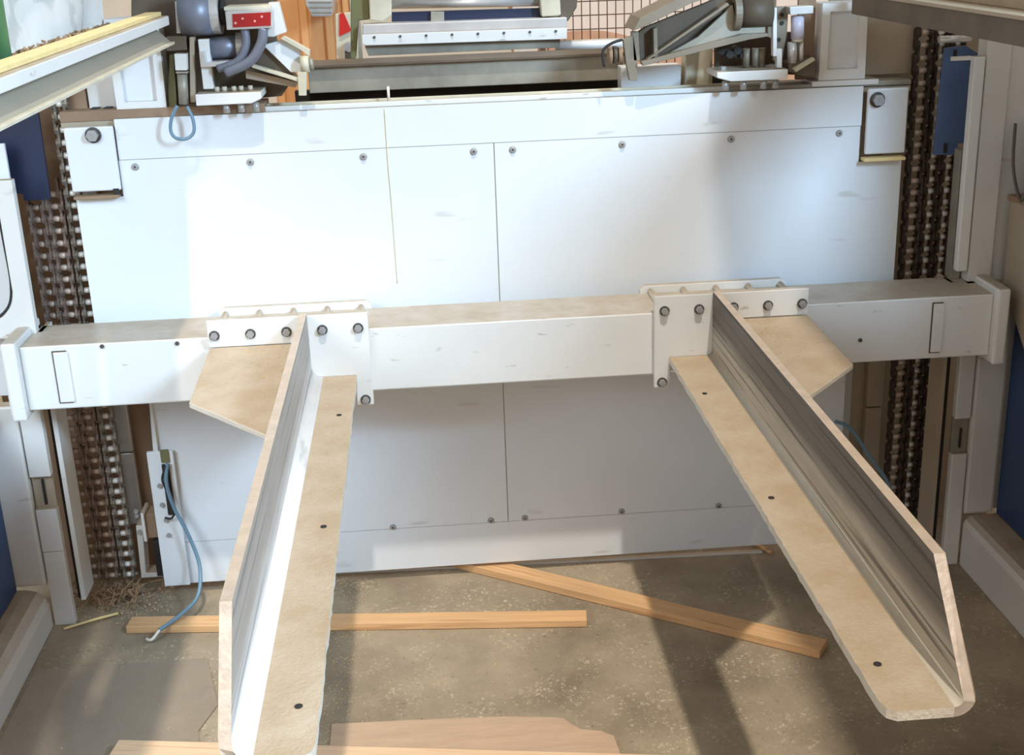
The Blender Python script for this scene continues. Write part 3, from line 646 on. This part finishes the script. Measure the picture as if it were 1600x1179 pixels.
def clamp_left():
    t = thing('side_clamp', (-.45, 3.2, 1.345), 'left clamp arm with grey motor, sensor box and pivoting plate', 'clamp', 'clamp arms above the panel')
    MB().cyl((-.545, 3.2, 1.525), (-.472, 3.2, 1.525), .052, 28).build('motor', MOTOR, t)
    MB().ring((-.474, 3.2, 1.525), (-.452, 3.2, 1.525), .050, .036, 28).build('motor_flange', SILV, t)
    MB().cyl((-.452, 3.2, 1.525), (-.440, 3.2, 1.525), .030, 20).build('motor_cap', BLACK, t)
    MB().box(-.437, -.330, 3.16, 3.215, 1.500, 1.530).build('gear_block', SILV, t, .003)
    MB().box(-.437, -.328, 3.15, 3.235, 1.5305, 1.540).build('top_slide', CREAM, t, .002)
    sx = [P(p[0], p[1], 3.13) for p in ((352, 18), (426, 14), (426, 44), (354, 47))]
    MB().prism(sx, 'y', 3.13, 3.16).build('sensor_box', SILV, t, .002)
    sx = [P(p[0], p[1], 3.128) for p in ((363, 22), (423, 19), (423, 40), (364, 43))]
    lab = MB().prism(sx, 'y', 3.1275, 3.130).build('red_plate', RED, t)
    for p in ((368, 36), (379, 29), (398, 33), (409, 26)):
        a, b = P(p[0], p[1], 3.127); MB().cyl((a, 3.1276, b), (a, 3.1268, b), .0028, 8).build('plate_mark', DOT, lab)
    MB().prism([(-.335, 1.545), (-.312, 1.545), (-.300, 1.475), (-.33, 1.466), (-.355, 1.468), (-.335, 1.50)], 'y', 3.17, 3.21).build('cheek_plate', WHITE, t, .002)
    MB().box(-.507, -.482, 3.165, 3.19, 1.352, 1.468).build('bracket_upright', WHITE, t, .002)
    MB().prism([(-.505, 1.405), (-.402, 1.405), (-.396, 1.416), (-.412, 1.418), (-.49, 1.416), (-.492, 1.44), (-.505, 1.44)], 'y', 3.15, 3.22).build('bracket_shelf', SILV, t, .001)
    MB().cyl((-.485, 3.2, 1.445), (-.42, 3.2, 1.445), .026, 20).build('gear_motor', MOTOR, t)
    MB().ring((-.421, 3.2, 1.445), (-.405, 3.2, 1.445), .032, .02, 20).build('gear_ring', SILV, t)
    sx = [P(p[0], p[1], 3.16) for p in ((395, 45), (410, 45), (412, 62), (398, 88), (376, 112), (350, 118), (335, 112), (362, 100), (384, 78))]
    MB().tube([(a, 3.15, b) for a, b in [P(382, 44, 3.15), P(384, 70, 3.15), P(372, 95, 3.15), P(340, 108, 3.15)]], .010, 10).build('hose', MOTOR, t)
    MB().tube([(a, 3.14, b) for a, b in [P(411, 44, 3.14), P(408, 68, 3.14), P(390, 96, 3.14), P(352, 114, 3.14)]], .012, 10).build('hose', MOTOR, t)
    sx = [P(p[0], p[1], 3.19) for p in ((412, 70), (440, 62), (470, 76), (472, 112), (455, 112))]
    MB().prism(sx, 'y', 3.18, 3.19).build('arm_plate', PANEL, t, .001)
    sx = [P(p[0], p[1], 3.21) for p in ((412, 72), (456, 112), (466, 124), (400, 98))]
    MB().prism(sx, 'y', 3.195, 3.25).build('arm_web', DKTAUPE, t, .001)
    sx = [P(p[0], p[1], 3.17) for p in ((394, 100), (466, 122), (466, 127), (394, 105))]
    MB().prism(sx, 'y', 3.16, 3.19).build('arm_rib', CREAM, t, .001)
    sx = [P(p[0], p[1], 3.2) for p in ((384, 108), (466, 128), (462, 136), (385, 122))]
    MB().prism(sx, 'y', 3.19, 3.25).build('arm_foot', TAUPE, t, .001)
    sx = [P(p[0], p[1], 3.17) for p in ((438, 60), (444, 56), (484, 78), (484, 88), (470, 78))]
    MB().prism(sx, 'y', 3.165, 3.19).build('arm_rim', CREAM, t, .001)
    a, b = P(478, 100, 3.17)
    MB().cyl((a-.012, 3.17, b), (a+.008, 3.17, b), .020, 18).build('pivot', CREAM, t)
    MB().cyl((a+.008, 3.17, b), (a+.018, 3.17, b), .014, 14).build('pivot_cap', GALV, t)
    sx = [P(p[0], p[1], 3.16) for p in ((465, 112), (479, 112), (479, 149), (467, 149))]
    MB().prism(sx, 'y', 3.155, 3.165).build('tip_plate', CREAM, t, .001)
    for p in ((340, 120), (352, 124), (366, 118), (378, 126), (392, 122)):
        a, b = P(p[0], p[1], 3.2); MB().cyl((a, 3.17, 1.3455), (a, 3.17, 1.356), .006, 8).build('stud', CREAM, t)
clamp_left()
def clamp_right():
    t = thing('side_clamp', (.8, 3.2, 1.345), 'right clamp arm, a tapering taupe channel with a big tube at its pivot', 'clamp', 'clamp arms above the panel')
    def pp(name, pts, y0, y1, m, b=.001): return MB().prism([P(p[0], p[1], y0) for p in pts], 'y', y0, y1).build(name, m, t, b)
    pp('top_flange', ((990, 48), (1000, 28), (1068, -6), (1130, -12), (1078, 6), (1010, 40)), 3.12, 3.26, ARM)
    pp('channel_web', ((998, 50), (1010, 42), (1135, -8), (1150, 6), (1012, 96), (1000, 95)), 3.18, 3.20, ARMD)
    pp('back_web', ((1008, 99), (1136, 2), (1152, 40), (1160, 58)), 3.205, 3.215, ARMD)
    pp('channel_lip', ((988, 50), (998, 50), (1000, 95), (990, 95)), 3.15, 3.18, ARM)
    pp('web_rib', ((1021, 45), (1027, 43), (1028, 88), (1022, 90)), 3.15, 3.18, ARM)
    pp('inner_flange', ((1010, 96), (1012, 92), (1136, 4), (1140, 8)), 3.14, 3.18, ARM)
    pp('side_plate', ((1020, 97), (1090, 58), (1145, 8), (1152, 44), (1196, 42), (1196, 56), (1165, 56)), 3.16, 3.18, GALV)
    pp('lower_bar', ((1002, 97), (1160, 54), (1200, 52), (1200, 57), (1170, 62), (1005, 103)), 3.13, 3.16, ARM)
    MB().cyl((.790, 3.17, 1.478), (.868, 3.17, 1.478), .036, 28).build('pivot_tube', ARMD, t)
    MB().ring((.774, 3.17, 1.478), (.790, 3.17, 1.478), .042, .026, 28).build('tube_ring', ARM, t)
    pp('holed_plate', ((1188, 10), (1232, 10), (1230, 50), (1222, 95), (1208, 95), (1205, 60), (1188, 52)), 3.19, 3.20, ARM)
    for p in ((1199, 21), (1199, 34), (1222, 23), (1222, 36), (1217, 62)):
        a, b = P(p[0], p[1], 3.188); MB().cyl((a, 3.19, b), (a, 3.187, b), .005, 10).build('hole', BLACK, t)
    pp('stiffener', ((1208, 12), (1214, 12), (1214, 88), (1208, 88)), 3.15, 3.17, WHITE)
    pp('stiffener', ((1214, 76), (1222, 76), (1222, 106), (1214, 106)), 3.15, 3.17, WHITE)
    pp('tip_fork', ((974, 62), (990, 55), (996, 96), (996, 126), (984, 126), (978, 96)), 3.15, 3.17, ARM)
    for dx in (0, .012, .024):
        a, b = P(950, 86, 3.16); MB().cyl((a+dx, 3.16, b), (a+dx+.009, 3.16, b), .021-.002*(dx > .02), 16).build('tip_roller', [BROWN, ARMD][int(dx*100) % 2], t)
    MB().tube([(a, 3.14, b) for a, b in [P(944, 104, 3.14), P(942, 80, 3.14), P(955, 68, 3.14), P(972, 62, 3.14)]], .0035).build('tip_hook', BLACK, t)
    for k, (px_, py_) in enumerate(((1125, 78), (1138, 84), (1150, 78), (1160, 86))):
        a, b = P(px_, py_, 3.22); MB().cyl((a, 3.2, b), (a, 3.24, b), .010, 10).build('gear_tooth', BLACK, t)
    for p in ((1166, 84), (1180, 82), (1190, 90)):
        a, b = P(p[0], p[1], 3.2); MB().cyl((a, 3.2, 1.345), (a, 3.2, 1.39), .009, 10).build('stud', ARM, t)
clamp_right()
tag(MB().prism([P(*p, 3.27) for p in ((1118, 66), (1236, 50), (1272, 60), (1272, 118), (1118, 112))], 'y', 3.27, 3.29).build('dark_backing', DKTAUPE, None, .001), 'dark plate behind the right clamp base', 'plate')  # dark sheet filling the gaps behind the clamp
tag(MB().prism([P(*p, 3.27) for p in ((205, -15), (432, -15), (432, 60), (462, 118), (440, 150), (256, 168), (250, 100), (205, 60))], 'y', 3.27, 3.29).build('dark_backing', DKTAUPE, None, .001), 'dark sheet standing in for shadows and clutter behind the left clamp base', 'plate')  # dark sheet added where shadows and clutter fill the gaps
def pp_thing(t, name, pts, y0, y1, m, b=.001): return MB().prism([P(p[0], p[1], y0) for p in pts], 'y', y0, y1).build(name, m, t, b)
t = thing('piston', (.93, 3.2, 1.36), 'upright piston with pale lilac body between right clamp and right housing', 'piston')
pp_thing(t, 'head', ((1234, 11), (1271, 9), (1271, 21), (1235, 23)), 3.15, 3.2, SILV)
a0, b0 = P(1246, 24, 3.18); a1, b1 = P(1246, 60, 3.18); a2, b2 = P(1241, 66, 3.18); a3, b3 = P(1241, 98, 3.18)
MB().cyl((a0, 3.18, b0), (a1, 3.18, b1), .016, 20).build('barrel', mat('lilac_paint', (206, 200, 216), .35), t)
MB().cyl((a1, 3.18, b1), (a1, 3.18, b1-.008), .014, 20).build('collar', CREAM, t)
MB().cyl((a2-.005, 3.18, b2), (a3-.005, 3.18, b3), .012, 16).build('rod', SILV, t)
MB().cyl((a2+.017, 3.18, b2), (a3+.017, 3.18, b3), .006, 12).build('guide_rod', SILV, t)
pp_thing(t, 'foot', ((1232, 100), (1275, 90), (1274, 120), (1258, 120), (1232, 112)), 3.17, 3.25, DKTAUPE)
pp_thing(t, 'foot_lever', ((1240, 108), (1272, 90), (1274, 94), (1244, 113)), 3.15, 3.17, CREAM)
slab('cover_sheet', BROWN, 'narrow rusty brown sheet behind the piston', 'sheet', .955, 1.0, 3.235, 3.245, 1.305, 1.50)
t = thing('piston', (-.585, 3.2, 1.3), 'upright piston with square white head left of the left clamp', 'piston')
pp_thing(t, 'head', ((272, 84), (291, 84), (292, 110), (274, 110)), 3.15, 3.18, WHITE)
pp_thing(t, 'collar', ((274, 112), (293, 112), (293, 115), (275, 115)), 3.15, 3.18, GALV)
a0, b0 = P(285, 115, 3.17); a1, b1 = P(288, 162, 3.17)
MB().cyl((a0, 3.165, b0), (a1, 3.165, b1), .012, 16).build('rod', GALV, t)
pp_thing(t, 'side_post', ((296, 58), (303, 58), (305, 160), (297, 160)), 3.17, 3.2, TAUPE)
pp_thing(t, 'upper_post', ((273, 2), (288, 2), (290, 52), (276, 52)), 3.17, 3.2, SILV)
pp_thing(t, 'cross_block', ((258, 58), (290, 56), (292, 78), (260, 80)), 3.17, 3.21, DKTAUPE)
pp_thing(t, 'olive_plate', ((265, 85), (271, 85), (276, 168), (262, 170)), 3.21, 3.23, OLIVE)
lp = [P(p[0], p[1], 3.14) for p in ((277, 165), (268, 185), (267, 205), (276, 216), (293, 216), (303, 205), (301, 185), (292, 166))]
tag(MB().tube([(a, 3.14, b) for a, b in lp], .0042).build('hanging_cable_loop', CABLE), 'blue-grey cable loop hanging over the panel top at the left', 'cable')

# rear grey beam
t = thing('rear_beam', (.13, 3.42, 1.29), 'weathered grey steel channel lying behind the panel top', 'beam')
MB().box(-.275, .545, 3.40, 3.47, 1.304, 1.368).build('web', GALV, t, .002)
MB().box(-.275, .545, 3.385, 3.52, 1.3685, 1.376).build('top_flange', DKTAUPE, t, .001)
MB().box(-.32, .98, 3.475, 3.50, 1.18, 1.3035).build('dark_gap_slab', BLACK, t, .001)  # black slab painted in for the dark gap below the beam
tag(MB().box(.525, .68, 3.32, 3.38, 1.2845, 1.345).build('cover_block', PANEL, None, .002), 'small pale block right of the rear beam under the right arm', 'block')
tag(MB().box(.69, .76, 3.31, 3.37, 1.20, 1.44).build('cover_block', CREAM, None, .002), 'cream block seen behind the right clamp base', 'block')

# roller table in the middle
t = thing('roller_table', (.14, 3.65, 1.3), 'white roller table end with eight bolts in the top middle', 'machine')
def yy(pts, Y): return [P(p[0], p[1], Y) for p in pts]
MB().prism(yy(((566, 54), (886, 43), (886, 61), (572, 71), (566, 68)), 3.6), 'y', 3.6, 3.63).build('bolted_face', WHITE, t, .001)
MB().prism(yy(((566, 38), (886, 27), (886, 43), (566, 54)), 3.61), 'y', 3.61, 3.66).build('upper_face', SILV, t, .003)
MB().prism(yy(((570, 72), (875, 60), (875, 74), (576, 87)), 3.63), 'y', 3.625, 3.66).build('lower_bar', GALV, t, .001)
for i in range(8):
    a, b = P(585+i*40.5, 58-i*1.35, 3.6); MB().cyl((a, 3.6, b), (a, 3.596, b), .0035, 8).build('bolt', BOLTDK, t)
MB().prism(yy(((612, 19), (860, 12), (860, 28), (612, 34)), 3.66), 'y', 3.66, 3.67).build('recess', NAVY, t)
MB().prism(yy(((673, 18), (694, 18), (694, 32), (673, 33)), 3.65), 'y', 3.645, 3.658).build('recess_stud', GALV, t, .001)
a0, b0 = P(610, -2, 3.66); a1, b1 = P(842, -6, 3.66)
MB().cyl((a0, 3.68, b0+.012), (a1, 3.68, b1+.012), .040, 28).build('roller', SILV, t)
MB().prism(yy(((576, -12), (612, -12), (612, 24), (598, 34), (578, 32)), 3.63), 'y', 3.62, 3.70).build('bearing_block', CREAM, t, .004)
MB().prism(yy(((842, -14), (874, -14), (876, 24), (846, 26)), 3.63), 'y', 3.62, 3.70).build('bearing_block', CREAM, t, .004)
MB().prism(yy(((874, -14), (904, -14), (902, 12), (888, 34), (876, 28)), 3.63), 'y', 3.64, 3.70).build('side_casting', DKTAUPE, t, .003)
MB().prism(yy(((548, -12), (576, -12), (578, 30), (560, 32), (556, 92), (548, 92)), 3.66), 'y', 3.65, 3.70).build('side_casting', OLIVE, t, .003)
a0, b0 = P(876, 70, 3.75); a1, b1 = P(972, 66, 3.75)
MB().cyl((a0-.02, 3.72, b0), (a1, 3.72, b1), .015, 16).build('side_pipe', WHITE, t)

# background : orange cabinet, sign, wire fence, heap
t = thing('orange_cabinet', (-.38, 5.2, 0), 'tall orange ribbed cabinet in the background left of the roller table', 'cabinet')
MB().box(-.54, -.215, 5.1, 5.5, 0, 1.75).build('body', ORANGE, t, .004)
for x0 in (-.535, -.425, -.33, -.262):
    MB().box(x0, x0+.03, 5.075, 5.1, .02, 1.74).build('rib', ORANGE, t, .006)
MB().box(-.232, -.212, 5.06, 5.1, 0, 1.75).build('edge_post', CREAM, t, .002)
t = thing('junction_box', (-.32, 4.9, 1.42), 'grey-white louvred box in front of the orange cabinet', 'box')
MB().prism(yy(((476, -20), (522, -20), (518, 26), (488, 26), (478, 8)), 4.8), 'y', 4.8, 5.074).build('body', SILV, t, .004)
for k in range(3): MB().prism(yy(((482+k*2, 2+k*8), (519, 2+k*8), (519, 4+k*8), (482+k*2, 4+k*8)), 4.79), 'y', 4.79, 4.8).build('louvre', GALV, t)
t = thing('warning_board', (-.20, 4.6, 1.2), 'cream board with a red triangle beside the orange cabinet', 'sign')
MB().prism(yy(((524, 22), (558, 18), (560, 92), (526, 92)), 4.6), 'y', 4.6, 4.62).build('board', CREAM, t, .002)
MB().box(-.215, -.180, 4.622, 4.65, 0, 1.40).build('stand_post', GALV, t, .001)
MB().prism(yy(((530, 22), (537, 20), (549, 48), (530, 57)), 4.59), 'y', 4.592, 4.6).build('red_triangle', REDT, t)
a, b = P(545, 74, 4.55)
MB().cyl((a, 4.55, b), (a, 4.6, b), .016, 14).build('knob', BOLT, t)
MB().prism(yy(((539, 80), (552, 80), (552, 92), (539, 92)), 4.56), 'y', 4.56, 4.6).build('knob_base', DKTAUPE, t)
t = thing('wire_fence', (.85, 4.9, 0), 'brown welded wire mesh fence in the background right of the roller table', 'fence')
for k in range(27):
    x = .50+k*.032; MB().cyl((x, 4.9, .9), (x, 4.9, 1.75), .0022, 5).build('upright_wire', WIRE, t)
for k in range(14):
    z = 1.02+k*.05; MB().cyl((.48, 4.9, z), (1.34, 4.9, z), .0022, 5).build('cross_wire', WIRE, t)
MB().box(.47, .49, 4.89, 4.91, 0, 1.8).build('fence_post', WIRE, t, .001); MB().box(1.34, 1.36, 4.89, 4.91, 0, 1.8).build('fence_post', WIRE, t, .001)
MB().box(.47, 1.36, 4.895, 4.905, .88, .91).build('bottom_rail', WIRE, t, .001)
# lumber packs / bricks beyond the fence
def wavy_heap(name, m, x0, x1, y, z0, zt, amp, ph, label):
    mb = MB(); n = 24; pts = [(x0, z0), (x1, z0)]
    for i in range(n+1):
        u = i/n; x = x1+(x0-x1)*u; pts.append((x, zt+amp*math.sin(u*5+ph)+.02*math.sin(u*17)))
    k = len(pts); v = [(a, y, b) for a, b in pts]+[(a, y+.8, b*.8) for a, b in pts]
    mb.add(v, [tuple(range(k)), tuple(range(2*k-1, k-1, -1))]+[(i, i+k, (i+1) % k+k, (i+1) % k) for i in range(k)])
    return tag(mb.build(name, m), label, 'heap')
wavy_heap('sawdust_heap', BRICK, .7, 2.6, 7.0, 0, 1.12, .06, 2.2, 'pinkish brown sawdust heap behind the wire fence')
tag(MB().box(.6, 3.2, 7.9, 7.95, 0, 1.34).build('white_screen', HAYW, None, .002), 'white screen wall standing behind the sawdust heap', 'screen')
t = thing('stacked_boards', (1.7, 8.2, 0), 'stack of pinkish boards above the white screen, behind the fence', 'boards')
for k in range(14): MB().box(.6+rnd.uniform(0, .03), 3.2, 8.1, 8.4, k*.13, k*.13+.12).build('board', BRICK, t, .004)
